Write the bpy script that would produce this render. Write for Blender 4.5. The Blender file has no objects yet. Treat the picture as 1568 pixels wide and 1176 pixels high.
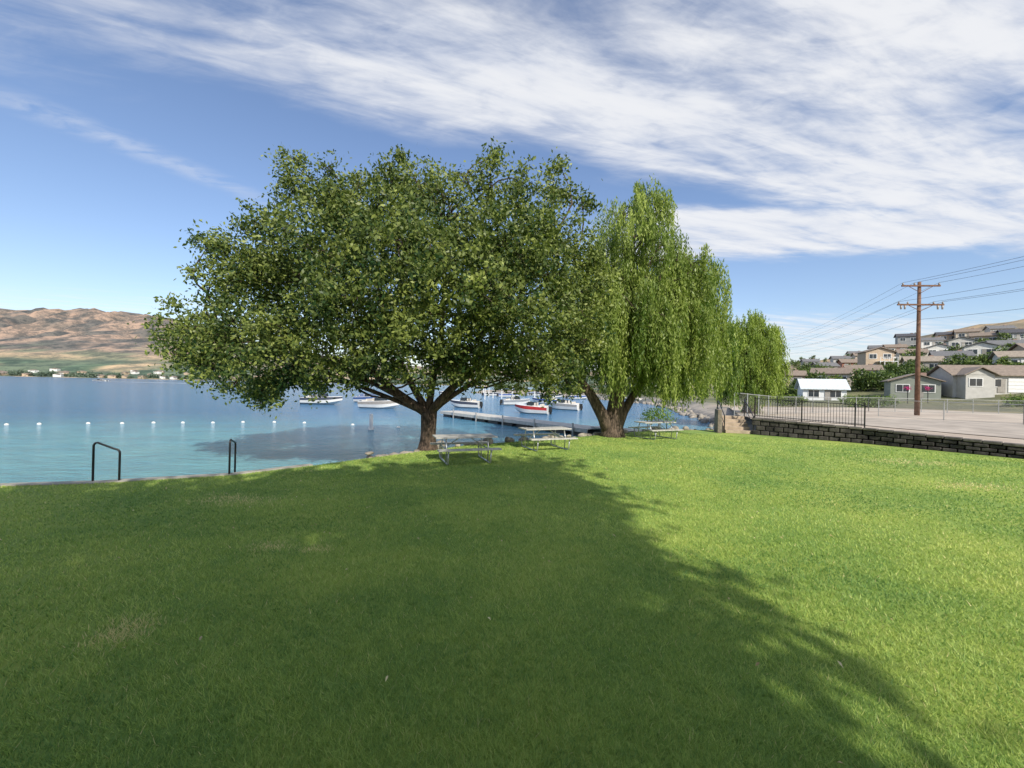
import bpy, math, random
import numpy as np
from mathutils import Vector, Matrix
random.seed(7); rng=np.random.default_rng(7)
S=bpy.context.scene
S.view_settings.view_transform='Standard'
S.view_settings.look='None'
S.view_settings.exposure=0

# ------------------------------------------------------------------ camera
CH=2.3; FPX=650.0
TH=math.radians(1.25); PI_=math.radians(0.18)
F=np.array([0,math.cos(PI_),math.sin(PI_)]); r0=np.array([1.,0,0]); u0=np.array([0,-math.sin(PI_),math.cos(PI_)])
R=r0*math.cos(TH)+u0*math.sin(TH); U=u0*math.cos(TH)-r0*math.sin(TH)
cam=bpy.data.cameras.new('camera'); camo=bpy.data.objects.new('camera',cam); S.collection.objects.link(camo)
cam.sensor_width=36; cam.lens=36*FPX/1568; cam.clip_end=20000; cam.clip_start=0.05
M=Matrix(((R[0],U[0],-F[0],0),(R[1],U[1],-F[1],0),(R[2],U[2],-F[2],CH),(0,0,0,1)))
camo.matrix_world=M
S.camera=camo
def D(px,py):
    v=F+R*(px-784)/FPX+U*(588-py)/FPX
    return v/v[1]
def W(px,py,Y): # point on the camera ray through an image pixel, at distance Y
    return np.array([0,0,CH])+D(px,py)*Y
def G(px,py,z=0.0):
    d=D(px,py); return np.array([0,0,CH])+d*((z-CH)/d[2])

# ------------------------------------------------------------------ materials
def newmat(name):
    m=bpy.data.materials.new(name); m.use_nodes=True
    nt=m.node_tree; b=nt.nodes['Principled BSDF']; return m,nt,b
def nmath(nt,op,a,b=None,c=None):
    n=nt.nodes.new('ShaderNodeMath'); n.operation=op
    for i,v in enumerate((a,b,c)):
        if v is None: continue
        if isinstance(v,(int,float)): n.inputs[i].default_value=v
        else: nt.links.new(v,n.inputs[i])
    return n.outputs[0]
def sstep(nt,v,a,b,lo=0.,hi=1.):
    n=nt.nodes.new('ShaderNodeMapRange'); n.interpolation_type='SMOOTHSTEP'
    nt.links.new(v,n.inputs[0]); n.inputs[1].default_value=a; n.inputs[2].default_value=b
    n.inputs[3].default_value=lo; n.inputs[4].default_value=hi; return n.outputs[0]
def noise(nt,vec,scale,detail=4,rough=.55,dist=0.):
    n=nt.nodes.new('ShaderNodeTexNoise'); n.inputs['Scale'].default_value=scale; n.inputs['Detail'].default_value=detail
    n.inputs['Roughness'].default_value=rough; n.inputs['Distortion'].default_value=dist
    if vec is not None: nt.links.new(vec,n.inputs['Vector'])
    return n.outputs[0]
def mixc(nt,f,a,b,mode='MIX'):
    n=nt.nodes.new('ShaderNodeMix'); n.data_type='RGBA'; n.blend_type=mode
    for i,v in ((0,f),(6,a),(7,b)):
        if isinstance(v,(int,float)): n.inputs[i].default_value=v
        elif isinstance(v,tuple): n.inputs[i].default_value=(*v,1)
        else: nt.links.new(v,n.inputs[i])
    return n.outputs[2]
def objco(nt):
    return nt.nodes.new('ShaderNodeTexCoord').outputs['Object']
def mat(name,col,rough=.6,var=.15,scale=6.,metal=0.,bump=.0):
    m,nt,b=newmat(name)
    co=objco(nt); n=noise(nt,co,scale,5)
    c1=tuple(x*(1-var) for x in col); c2=tuple(min(1,x*(1+var)) for x in col)
    nt.links.new(mixc(nt,sstep(nt,n,.3,.7),c1,c2),b.inputs['Base Color'])
    b.inputs['Roughness'].default_value=rough; b.inputs['Metallic'].default_value=metal
    if bump>0:
        bn=nt.nodes.new('ShaderNodeBump'); bn.inputs['Strength'].default_value=bump; bn.inputs['Distance'].default_value=.03
        nt.links.new(noise(nt,co,scale*3,6),bn.inputs['Height']); nt.links.new(bn.outputs[0],b.inputs['Normal'])
    return m
def leafmat(name,dark,light,trans=.3,attr='tint',rough=.45):
    m,nt,b=newmat(name)
    a=nt.nodes.new('ShaderNodeAttribute'); a.attribute_name=attr
    c=mixc(nt,a.outputs['Fac'],dark,light)
    nt.links.new(c,b.inputs['Base Color']); b.inputs['Roughness'].default_value=rough
    b.inputs['Specular IOR Level'].default_value=.35
    t=nt.nodes.new('ShaderNodeBsdfTranslucent'); 
    nt.links.new(mixc(nt,1.0,c,(1.0,1.15,.55),'MULTIPLY'),t.inputs[0])
    mx=nt.nodes.new('ShaderNodeMixShader'); mx.inputs[0].default_value=trans
    nt.links.new(b.outputs[0],mx.inputs[1]); nt.links.new(t.outputs[0],mx.inputs[2])
    nt.links.new(mx.outputs[0],nt.nodes['Material Output'].inputs[0])
    return m

# ------------------------------------------------------------------ mesh helpers
class MB:
    def __init__(s): s.v=[];s.f=[];s.m=[]
    def add(s,vs,fs,m=0):
        o=len(s.v); s.v+= [tuple(map(float,v)) for v in vs]
        s.f+=[tuple(i+o for i in f) for f in fs]; s.m+=[m]*len(fs)
    def box(s,c,sz,rz=0,m=0,taper=1.,rx=0):
        vs=[]
        for z in(-.5,.5):
            k=taper if z>0 else 1
            for x,y in((-.5,-.5),(.5,-.5),(.5,.5),(-.5,.5)):
                p=Vector((x*sz[0]*k,y*sz[1]*k,z*sz[2]))
                if rx: p=Matrix.Rotation(rx,3,'X')@p
                if rz: p=Matrix.Rotation(rz,3,'Z')@p
                vs.append((p.x+c[0],p.y+c[1],p.z+c[2]))
        s.add(vs,[(3,2,1,0),(4,5,6,7),(0,1,5,4),(1,2,6,5),(2,3,7,6),(3,0,4,7)],m)
    def tube(s,pts,rad,n=8,m=0):
        pts=[Vector([float(a) for a in p]) for p in pts]
        if not hasattr(rad,'__len__'): rad=[rad]*len(pts)
        vs=[];fs=[]; prev=None
        for i,p in enumerate(pts):
            t=(pts[min(i+1,len(pts)-1)]-pts[max(i-1,0)]).normalized()
            a=prev if prev is not None else (Vector((1,0,0)) if abs(t.x)<.8 else Vector((0,1,0)))
            a=(a-t*a.dot(t)).normalized(); prev=a; b=t.cross(a)
            for k in range(n):
                g=2*math.pi*k/n; vs.append(p+(a*math.cos(g)+b*math.sin(g))*rad[i])
        for i in range(len(pts)-1):
            for k in range(n):
                fs.append((i*n+k,i*n+(k+1)%n,(i+1)*n+(k+1)%n,(i+1)*n+k))
        fs.append(tuple(range(n-1,-1,-1))); fs.append(tuple((len(pts)-1)*n+k for k in range(n)))
        s.add(vs,fs,m)
    def obj(s,name,mats,parent=None,smooth=False,bevel=0,loc=None,rz=0):
        me=bpy.data.meshes.new(name); me.from_pydata(s.v,[],s.f)
        for q in mats: me.materials.append(q)
        me.polygons.foreach_set('material_index',s.m)
        if smooth: me.polygons.foreach_set('use_smooth',[True]*len(me.polygons))
        o=bpy.data.objects.new(name,me); S.collection.objects.link(o)
        if parent: o.parent=parent
        if loc is not None: o.location=loc
        o.rotation_euler[2]=rz
        if bevel:
            bv=o.modifiers.new('bevel','BEVEL'); bv.width=bevel; bv.segments=2; bv.limit_method='ANGLE'
        return o
def empty(name,loc=(0,0,0),rz=0):
    e=bpy.data.objects.new(name,None); e.empty_display_size=.3; e.location=loc; e.rotation_euler[2]=rz
    S.collection.objects.link(e); return e
def npmesh(name,V,Fa,mt,tint=None,parent=None,smooth=False,col=None):
    V=np.asarray(V,dtype=np.float32); Fa=np.asarray(Fa,dtype=np.int32); k=Fa.shape[1]
    me=bpy.data.meshes.new(name); me.vertices.add(len(V)); me.vertices.foreach_set('co',V.ravel())
    me.loops.add(Fa.size); me.loops.foreach_set('vertex_index',Fa.ravel())
    me.polygons.add(len(Fa)); me.polygons.foreach_set('loop_start',np.arange(0,Fa.size,k,dtype=np.int32))
    try: me.polygons.foreach_set('loop_total',np.full(len(Fa),k,dtype=np.int32))
    except Exception: pass
    if smooth: me.polygons.foreach_set('use_smooth',np.ones(len(Fa),dtype=bool))
    me.update(calc_edges=True)
    if tint is not None:
        a=me.attributes.new('tint','FLOAT','FACE'); a.data.foreach_set('value',np.asarray(tint,dtype=np.float32))
    if col is not None:
        a=me.attributes.new('zone','FLOAT_COLOR','POINT'); a.data.foreach_set('color',np.asarray(col,dtype=np.float32).ravel())
    me.materials.append(mt)
    o=bpy.data.objects.new(name,me); S.collection.objects.link(o)
    if parent: o.parent=parent
    return o
def ss(x,a,b):
    t=np.clip((x-a)/(b-a),0,1); return t*t*(3-2*t)
def vnoise(x,y,seed=0):
    xi=np.floor(x);yi=np.floor(y);fx=x-xi;fy=y-yi
    fx=fx*fx*(3-2*fx);fy=fy*fy*(3-2*fy)
    def h(a,b):
        q=np.sin(a*127.1+b*311.7+seed*74.7)*43758.5453; return q-np.floor(q)
    return (h(xi,yi)*(1-fx)+h(xi+1,yi)*fx)*(1-fy)+(h(xi,yi+1)*(1-fx)+h(xi+1,yi+1)*fx)*fy
def fbm(x,y,o=5,seed=0):
    a=.5;s=0;
    for i in range(o):
        s=s+a*vnoise(x,y,seed+i); x=x*2.03+7.1; y=y*2.03+3.3; a*=.5
    return s

# ------------------------------------------------------------------ plan of the site
edge=[G(*p)[:2] for p in ((0,745),(140,741),(355,728),(480,713),(545,704),(640,692),(715,682),(790,676),(900,668),(960,662),(1010,659),(1110,658))]
lake=[(-3000,-900),(-200,-52),(-30,1.0)]+[tuple(e) for e in edge]+[(17.0,35),(20,46),(24.6,63),(27,81),(23,106),(13,130),(-5,142),(-14,152),(25,220),(150,500),(50,800),(-300,880),(-700,720),(-1200,650),(-3000,500)]
LP=np.array(lake,dtype=float)
def sd(x,y):
    x=np.asarray(x,float);y=np.asarray(y,float)
    best=np.full(x.shape,1e12); ins=np.zeros(x.shape,bool)
    for i in range(len(LP)):
        a=LP[i];b=LP[(i+1)%len(LP)]; e=b-a
        t=np.clip(((x-a[0])*e[0]+(y-a[1])*e[1])/(e@e),0,1)
        best=np.minimum(best,(x-a[0]-t*e[0])**2+(y-a[1]-t*e[1])**2)
        if a[1]!=b[1]:
            c=((a[1]>y)!=(b[1]>y))&(x<(b[0]-a[0])*(y-a[1])/(b[1]-a[1])+a[0]); ins^=c
    d=np.sqrt(best); return np.where(ins,-d,d)
w0=G(1150,665);w1=G(1320,679);w2=G(1568,703)
wallpts=[w0[:2],w1[:2],w2[:2],np.array([26.,9.]),np.array([32.,-2.])]
wallh=[.86,.72,.52,.45,.45]
def T(x,y):
    x=np.asarray(x,float);y=np.asarray(y,float)
    d=sd(x,y); r=np.hypot(x,y); az=np.degrees(np.arctan2(x,y))
    z=np.interp(d,[-30,-3,-.3,1,3],[-6,-2.5,-1.4,-.2,-.1])
    q=(x-w0[0])*.734+(y-w0[1])*.679
    rise=.5*ss(q,.6,5)*ss(d,.5,4)
    hr=np.interp(az,[10,22,28,32,38.4,43.5,47.8,50.3,80,120,150],[0,5,11,17,24,33,39,41,42,15,0])
    ramp=np.clip((r-92)/240,0,1); ramp=ramp+ .12*np.clip((r-330)/1200,0,1)
    hr=(hr*ramp*(.90+.20*fbm(x/35,y/35,3,5))+1.0*ss(r,60,100)*ss(az,20,30)*ss(az,150,120))*ss(d,0,50)
    e=np.interp(az,[-90,-60,-50.3,-44.7,-42,-38.6,-36,-30,-10,10,30,50,90],[.17,.18,.17,.158,.148,.13,.10,.06,.03,.03,.035,.03,.02])
    hc=e*np.cos(np.radians(np.clip(az,-70,70)))*2500
    dd=np.clip(d/1500,0,1.6); prof=np.minimum(dd,1)**1.0-.25*np.clip(dd-1,0,1)
    rid=1-np.abs(2*fbm(x/330,y/330,5,11)-1)*1.7; gul=1-np.abs(2*fbm(x/110+5,y/200,5,17)-1)*1.7
    hl=hc*prof*ss(r,600,850)*ss(d,0,150)*(.70+.22*rid+.34*gul*ss(d,300,900))
    return z+np.where(d>0,rise+hr+hl,0)
def hit(px,py,y0=48,y1=420):
    Y=np.linspace(y0,y1,900); d=D(px,py); z=CH+d[2]*Y; t=T(d[0]*Y,Y)
    k=np.where(z<t)[0]; i=k[0] if len(k) else int(np.argmin(z-t)); return np.array([d[0]*Y[i],Y[i],t[i]])

# ------------------------------------------------------------------ terrain
N1,N2=860,700
tx=np.linspace(-1,1,N1); ty=np.linspace(-.62,1,N2); k=7.0
gx=4200*np.sinh(k*tx)/math.sinh(k)+2; gy=4200*np.sinh(k*ty)/math.sinh(k)+14
X,Y=np.meshgrid(gx,gy); Z=T(X,Y)
Vt=np.stack([X.ravel(),Y.ravel(),Z.ravel()],1)
i=np.arange(N2-1)[:,None]*N1+np.arange(N1-1)[None]; i=i.ravel()
Ft=np.stack([i,i+1,i+N1+1,i+N1],1)
dz=sd(X,Y); rr=np.hypot(X,Y); azg=np.degrees(np.arctan2(X,Y))
def c3(a): return np.array(a)[None,None,:]
col=np.zeros(X.shape+(3,)); col[:]=c3((.38,.29,.18))
n1=fbm(X/60,Y/60,4,2); n2=fbm(X/9,Y/9,4,4)
col=col*(.7+.6*n2)[...,None]
g=ss(n1,.42,.58)*(rr>60)*(rr<700); col=col*(1-g[...,None]*.7)+c3((.11,.15,.05))*(g*.7)[...,None]
bk=(1-ss(dz,1.5,7))*(rr>20); col=col*(1-bk[...,None])+c3((.33,.30,.26))*bk[...,None]
far=ss(rr,600,800); scr=ss(fbm(X/40,Y/90,5,21),.41,.52)
fc=c3((.35,.257,.20))*(1-scr[...,None]*.9)+c3((.11,.115,.11))*(scr*.9)[...,None]  # distance haze is mixed into these far hill colours
gold=(1-ss(Z,40,75)); fc=fc*(1-gold[...,None])+c3((.50,.38,.24))*gold[...,None]
blk=ss(vnoise(X/130+3,Y/150,31),.36,.44)*(1-ss(Z,30,52))*(dz>8); rows=.85+.3*(np.sin(X/9+Y/14)>0)
fc=fc*(1-blk[...,None])+c3((.10,.155,.10))*(blk*rows)[...,None]
blk2=ss(vnoise(X/60+9,Y/70,37),.60,.66)*(1-ss(Z,60,110)); fc=fc*(1-blk2[...,None]*.7)+c3((.14,.18,.12))*(blk2*.7)[...,None]
col=col*(1-far[...,None])+fc*far[...,None]
colr=np.concatenate([col.reshape(-1,3),np.ones((X.size,1))],1)
m,nt,b=newmat('terrain_soil'); a=nt.nodes.new('ShaderNodeAttribute'); a.attribute_name='zone'
co=objco(nt); nn=mixc(nt,noise(nt,co,1.2,6,.7),(.6,.6,.6),(1.35,1.35,1.35))
nn2=mixc(nt,sstep(nt,noise(nt,co,.022,8,.85),.43,.57),(.46,.52,.56),(1.2,1.15,1.1))
nt.links.new(mixc(nt,1.,mixc(nt,1.,a.outputs['Color'],nn,'MULTIPLY'),nn2,'MULTIPLY'),b.inputs['Base Color']); b.inputs['Roughness'].default_value=.95
npmesh('terrain',Vt,Ft,m,smooth=True,col=colr)

# ------------------------------------------------------------------ water
m,nt,b=newmat('lake_water')
co=objco(nt); sp=nt.nodes.new('ShaderNodeSeparateXYZ'); nt.links.new(co,sp.inputs[0])
wob=nmath(nt,'MULTIPLY',nmath(nt,'SUBTRACT',noise(nt,co,.12,4),.5),14.)
yy=nmath(nt,'ADD',nmath(nt,'ADD',sp.outputs[1],nmath(nt,'MULTIPLY',sp.outputs[0],-.20)),wob)
f=sstep(nt,yy,20,46)
patch=sstep(nt,noise(nt,co,.5,6,.65),.34,.68)
near=mixc(nt,patch,(.17,.42,.48),(.13,.35,.44))
f2=sstep(nt,yy,60,400)
nt.links.new(mixc(nt,f2,mixc(nt,f,near,(.055,.18,.34)),(.05,.14,.27)),b.inputs['Base Color'])
b.inputs['Roughness'].default_value=.12; b.inputs['IOR'].default_value=1.40
bn=nt.nodes.new('ShaderNodeBump'); bn.inputs['Strength'].default_value=1.0; bn.inputs['Distance'].default_value=.30
mp=nt.nodes.new('ShaderNodeMapping'); nt.links.new(co,mp.inputs[0]); mp.inputs['Scale'].default_value=(.5,1.2,1)
h1=noise(nt,mp.outputs[0],2.1,7,.68,.3); h2=noise(nt,mp.outputs[0],.35,3,.5)
nt.links.new(nmath(nt,'ADD',h1,nmath(nt,'MULTIPLY',h2,1.6)),bn.inputs['Height']); nt.links.new(bn.outputs[0],b.inputs['Normal'])
mb=MB(); mb.add([(-4000,-900,-.8),(600,-900,-.8),(600,1000,-.8),(-4000,1000,-.8)],[(0,1,2,3)]); mb.obj('lake_water',[m])

# ------------------------------------------------------------------ lawn
lawnpoly=[np.array([-34.,-30.]),np.array([-30.,1.0])]+list(edge)+[np.array([w0[0]-.1,w0[1]+.2])]+wallpts+[np.array([32.,-30.])]
m,nt,b=newmat('lawn_grass'); co=objco(nt)
c=mixc(nt,sstep(nt,noise(nt,co,.5,5,.6),.35,.65),(.19,.31,.065),(.33,.42,.09))
c=mixc(nt,noise(nt,co,60,4,.7),mixc(nt,1.,c,(.5,.5,.45),'MULTIPLY'),mixc(nt,1.,c,(1.5,1.45,1.3),'MULTIPLY'))
nt.links.new(c,b.inputs['Base Color']); b.inputs['Roughness'].default_value=.9
bn=nt.nodes.new('ShaderNodeBump'); bn.inputs['Strength'].default_value=.6; bn.inputs['Distance'].default_value=.04
nt.links.new(noise(nt,co,45,5,.7),bn.inputs['Height']); nt.links.new(bn.outputs[0],b.inputs['Normal'])
lawnm=m; conc=mat('concrete',(.34,.32,.28),.9,.2,3,bump=.3)
n=len(lawnpoly); mb=MB(); vs=[(*p,0) for p in lawnpoly]; mb.add(vs,[tuple(range(n-1,-1,-1))],0)
mb.add(vs+[(*p,-2.2) for p in lawnpoly],[(i,(i+1)%n,(i+1)%n+n,i+n) for i in range(n)],1)
lawn=mb.obj('lawn',[lawnm,conc])
LPo=np.array(lawnpoly)
def inside(x,y):
    ins=np.zeros(x.shape,bool)
    for i in range(len(LPo)):
        a=LPo[i];b_=LPo[(i+1)%len(LPo)]
        if a[1]!=b_[1]:
            ins^=((a[1]>y)!=(b_[1]>y))&(x<(b_[0]-a[0])*(y-a[1])/(b_[1]-a[1])+a[0])
    return ins
NB=600000
rb=np.exp(rng.uniform(math.log(1.7),math.log(24),NB)); ab=np.radians(rng.uniform(-60,60,NB))
bx=rb*np.sin(ab); by=rb*np.cos(ab)
kk=inside(bx,by); bx=bx[kk];by=by[kk];rb=rb[kk]; nb=len(bx)
patchn=fbm(bx/1.1,by/1.1,4,50); patch2=fbm(bx/.16,by/.16,3,60); patch3=fbm(bx/3.2+9,by/1.8,4,70)
dry=np.zeros(nb)
for (qx,qy,sx,sy) in [(410,838,.26,.14),(480,842,.22,.10),(360,765,.6,.3),(190,968,.2,.2),(1400,708,1.2,.5),(1490,745,1.,.4)]:
    p=G(qx,qy); dry=np.maximum(dry,np.exp(-((bx-p[0])/sx)**2-((by-p[1])/sy)**2)*(.4+.9*fbm(bx*5,by*5,3,8)))
wdt=.0021*np.maximum(1,rb/2.8)*rng.uniform(.7,1.3,nb); hgt=(.024+.026*rng.random(nb))*(.65+.35*patchn+.45*patch2)*np.where(rb>9,.85,1)
az_=rng.uniform(0,2*math.pi,nb); ln=rng.uniform(.2,1.2,nb)*hgt
cl_a=vnoise(bx/.10,by/.10,91)*6.28*2; la=cl_a+rng.normal(0,1.5,nb)
base=np.stack([bx,by,np.zeros(nb)],1); wv=np.stack([np.cos(az_)*wdt,np.sin(az_)*wdt,np.zeros(nb)],1)
tip=base+np.stack([np.cos(la)*ln,np.sin(la)*ln,hgt],1)
Vb=np.stack([base-wv,base+wv,tip],1).reshape(-1,3); Fb=np.arange(nb*3).reshape(-1,3)
tb=np.clip(-.33+.5*patchn+.40*patch2+.70*patch3+rng.normal(0,.17,nb),0,.8)
m,nt,b=newmat('grass_blades'); a=nt.nodes.new('ShaderNodeAttribute'); a.attribute_name='tint'
cr=nt.nodes.new('ShaderNodeValToRGB'); nt.links.new(a.outputs['Fac'],cr.inputs[0])
cr.color_ramp.elements[0].color=(.13,.27,.075,1); cr.color_ramp.elements[1].color=(.80,.68,.36,1)
e=cr.color_ramp.elements.new(.4);e.color=(.32,.46,.105,1); e=cr.color_ramp.elements.new(.75);e.color=(.54,.64,.17,1)
nt.links.new(cr.outputs[0],b.inputs['Base Color']); b.inputs['Roughness'].default_value=.5; b.inputs['Specular IOR Level'].default_value=.35
t=nt.nodes.new('ShaderNodeBsdfTranslucent'); nt.links.new(cr.outputs[0],t.inputs[0]); mx=nt.nodes.new('ShaderNodeMixShader'); mx.inputs[0].default_value=.35
nt.links.new(b.outputs[0],mx.inputs[1]);nt.links.new(t.outputs[0],mx.inputs[2]);nt.links.new(mx.outputs[0],nt.nodes['Material Output'].inputs[0])
tb=np.where(rng.random(nb)<dry*1.0,.97,tb); tb=np.where(rng.random(nb)<.012,.95,tb)
npmesh('grass',Vb,Fb,m,tint=tb)
# fallen leaves
NL=190; lx=rng.uniform(-9,6,NL); ly=rng.uniform(2.2,13,NL); kk=inside(lx,ly); lx=lx[kk];ly=ly[kk]
V=[];Fq=[];
for x,y in zip(lx,ly):
    an=rng.uniform(0,6.28); L=rng.uniform(.018,.034); w=L*.38; z=.055; o=len(V); tz=rng.uniform(-.015,.02)
    ca,sa=math.cos(an),math.sin(an)
    V+=[(x-ca*L/1,y-sa*L,z-tz),(x+sa*w,y-ca*w,z+.012),(x+ca*L,y+sa*L,z+tz),(x-sa*w,y+ca*w,z+.004)]; Fq.append((o,o+1,o+2,o+3))
npmesh('fallen_leaves',V,Fq,leafmat('dry_leaf',(.42,.30,.14),(.78,.68,.44),.2),tint=rng.random(len(Fq)))
# concrete coping along the seawall (left part)
mb=MB(); cp=[np.array([-30.,1.0])]+list(edge[:4])
for a,b_ in zip(cp[:-1],cp[1:]):
    d=b_-a; L=np.hypot(*d); nrm=np.array([-d[1],d[0]])/L; c=(a+b_)/2+nrm*.11
    mb.box((c[0],c[1],-.08),(L,.22,.22),rz=math.atan2(d[1],d[0]))
mb.obj('seawall_coping',[conc],bevel=.015)

# ------------------------------------------------------------------ tubular hand rails
black=mat('black_metal',(.012,.013,.015),.35,.2,8)
def rail(p,yaw,width,h1,h2):
    mb=MB(); e=empty('lake_handrail',(p[0],p[1],0),yaw); pts=[(0,0,-.05),(0,0,h1-.08)]
    for g in np.linspace(0,90,5)[1:]:
        pts.append((.07-.07*math.cos(math.radians(g)),0,h1-.08+.08*math.sin(math.radians(g))))
    pts+=[(width-.1,0,h2+.02)]
    for g in np.linspace(90,0,5)[1:]:
        pts.append((width-.08+.08*math.cos(math.radians(g)),0,h2-.07+.08*math.sin(math.radians(g))))
    pts.append((width,0,-.6)); mb.tube(pts,.022,10); mb.obj('tube_rail',[black],e,smooth=True)
    mb=MB(); mb.tube([(0,0,0.0),(0,0,.02)],.06,12); mb.obj('base_flange',[black],e)
p=G(142,738.5); rail(p,math.radians(14),.48,.86,.70)
p=G(351,727.5); rail(p,math.radians(110),.5,.84,.72)

# ------------------------------------------------------------------ picnic tables
board=mat('weathered_board',(.46,.45,.42),.75,.18,14); galv=mat('galvanised_tube',(.48,.49,.50),.35,.1,8,metal=.6)
def table(p,yaw):
    e=empty('picnic_table',(p[0],p[1],0),yaw)
    mb=MB()
    for i in range(4): mb.box((0,-.285+.19*i,.745),(1.83,.175,.04))
    mb.obj('table_top',[board],e,bevel=.006)
    for s in(-1,1):
        mb=MB(); mb.box((0,s*.70,.445),(1.83,.24,.04)); mb.obj('bench',[board],e,bevel=.006)
    for s in(-1,1):
        mb=MB(); x=s*.62
        mb.tube([(x,-.72,.41),(x,-.68,.06),(x,-.62,.03),(x,.62,.03),(x,.68,.06),(x,.72,.41)],.021,8)
        mb.tube([(x,-.82,.415),(x,.82,.415)],.02,8)
        mb.tube([(x,-.32,.715),(x,-.42,.42),(x,-.36,.03)],.021,8); mb.tube([(x,.32,.715),(x,.42,.42),(x,.36,.03)],.021,8)
        mb.tube([(x,-.36,.715),(x,.36,.715)],.02,8)
        mb.tube([(x,0,.415),(s*.15,0,.715)],.016,6)
        mb.obj('tube_frame',[galv],e,smooth=True)
p=G(711,706);table(p,math.radians(19)); p=G(834,687);table(p,math.radians(22)); p=G(1003,671);table(p,math.radians(24))

# ------------------------------------------------------------------ trees
def bark(name,c=(.10,.07,.052)):
    m,nt,b=newmat(name); co=objco(nt); mp=nt.nodes.new('ShaderNodeMapping'); nt.links.new(co,mp.inputs[0]); mp.inputs['Scale'].default_value=(9,9,1.6)
    n=noise(nt,mp.outputs[0],1.6,7,.7,.4)
    nt.links.new(mixc(nt,sstep(nt,n,.35,.65),tuple(x*.25 for x in c),tuple(x*1.6 for x in c)),b.inputs['Base Color']); b.inputs['Roughness'].default_value=.95
    bn=nt.nodes.new('ShaderNodeBump'); bn.inputs['Strength'].default_value=1; bn.inputs['Distance'].default_value=.08
    nt.links.new(n,bn.inputs['Height']); nt.links.new(bn.outputs[0],b.inputs['Normal']); return m
barkm=bark('tree_bark')
def unit(v): return v/np.linalg.norm(v,axis=-1,keepdims=True)
def leafquads(C,A,Wd):
    V=np.stack([C-A,C+Wd,C+A,C-Wd],1).reshape(-1,3); return V,np.arange(len(V)).reshape(-1,4)
def foliage(clumps,dens,tuft_per,lsize,sig=.2,droop=.5,squash=.8,cv=.06):
    Cs=[];Ts=[];tufts=[]
    for c,r in clumps:
        nt_=max(5,int(tuft_per*r*r)); dv=unit(rng.normal(size=(nt_,3))); rad=r*(rng.random(nt_)**.42)*rng.uniform(.8,1.12,nt_)
        tc=c+dv*rad[:,None]*np.array([1,1,squash]); tufts.append((c,tc))
        tt=rng.normal(0,.19,nt_)+rng.normal(0,cv)
        per=max(3,int(dens)); 
        q=np.repeat(tc,per,0)+rng.normal(size=(nt_*per,3))*sig*np.array([1,1,.8])*np.repeat(rng.uniform(.6,1.3,nt_),per)[:,None]
        Cs.append(q);Ts.append(np.repeat(tt,per)+rng.normal(0,.19,nt_*per)+.40)
    C=np.concatenate(Cs);t=np.clip(np.concatenate(Ts),0,1); n=len(C)
    A=unit(rng.normal(size=(n,3))+np.array([0,0,-droop])); B=unit(np.cross(A,unit(rng.normal(size=(n,3))*np.array([1,1,.6])+np.array([0,0,.2]))))
    s=lsize*rng.uniform(.65,1.25,n)[:,None]
    V,Fq=leafquads(C,A*s*.5,B*s*.25); return V,Fq,t,tufts
def limb(mb,p0,p1,ra,rb_,n=9,wig=.25,sag=.0):
    p0=np.array(p0,float);p1=np.array(p1,float); L=np.linalg.norm(p1-p0); pts=[]
    kx=rng.normal(size=3)*wig*L*.12; k2=rng.normal(size=3)*wig*L*.08
    for i in range(n):
        t=i/(n-1); p=p0*(1-t)+p1*t+kx*math.sin(math.pi*t)+k2*math.sin(2*math.pi*t)+np.array([0,0,sag*math.sin(math.pi*t)*L])
        pts.append(p)
    mb.tube(pts,[ra*(1-t)**.8+rb_ *t for t in np.linspace(0,1,n)],6); return pts
TY=14.6
CL=[(300,500,60,0),(345,430,50,0),(262,512,26,.3),(275,545,30,-.3),(330,560,48,-.4),(398,545,60,-1),(398,598,26,-.6),(395,618,16,-.5),(395,430,62,.5),(448,292,48,.5),(448,243,22,.2),(505,255,18,.4),(470,370,75,-1),(545,455,90,-2.4),(540,310,50,0),(600,275,42,.3),(612,238,14,.2),(620,370,90,-2.2),(675,295,48,0),(705,430,95,-2.8),(750,275,38,0),(758,240,10,0),(770,370,85,-1.8),(805,480,80,-2),(850,290,40,.4),(858,255,13,.3),(865,375,68,0),(872,470,60,0),(500,540,60,-1.2),(620,530,65,-2.),(730,530,60,-1.5),(815,555,50,-.6),(872,560,38,.2),(410,340,36,.2),(372,350,18,0),(320,375,24,0),(890,310,22,.4),
 (450,450,80,2),(560,400,100,3),(680,400,100,3.4),(790,410,85,3),(600,500,80,3.2),(740,500,80,3),(520,300,40,2),(640,285,45,2),(420,520,60,1.8),(850,520,60,2.5),(480,575,35,1),(560,575,30,.6),(690,560,35,.2),(905,440,45,.5),(905,400,30,.2),
 (430,400,60,0),(520,400,70,-1.5),(500,470,70,-1.5),(575,330,55,-1),(720,345,60,-1.2),(820,340,50,-.4),(360,490,60,-.5),(440,510,60,-1.2),(660,480,80,-2.6),(560,520,60,-1.6),(760,440,70,-2.4),(840,420,60,-1),(680,545,45,-1),(450,580,30,-.4),(520,345,40,.3),(630,320,50,-.6),(780,320,45,-.2),(770,555,50,0),
 (530,565,36,-1.4),(600,570,28,-1.6),(740,565,32,-1.2),(700,572,24,-1.4),(490,590,26,-.6),(425,590,30,-.3),(830,575,34,-.3),(790,580,26,-.6),(360,585,26,-.2),(305,555,36,.2),(345,380,30,0),(372,395,40,0),(500,320,36,0),(895,520,40,.3),(560,280,24,.2),(710,265,20,.2),(800,280,28,.2),(655,590,18,-1.2),(545,590,22,-.8),(400,590,34,0),(840,600,20,0),(870,590,24,.5),(720,590,18,-.8),(320,530,50,.3)]
clumps=[]
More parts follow.
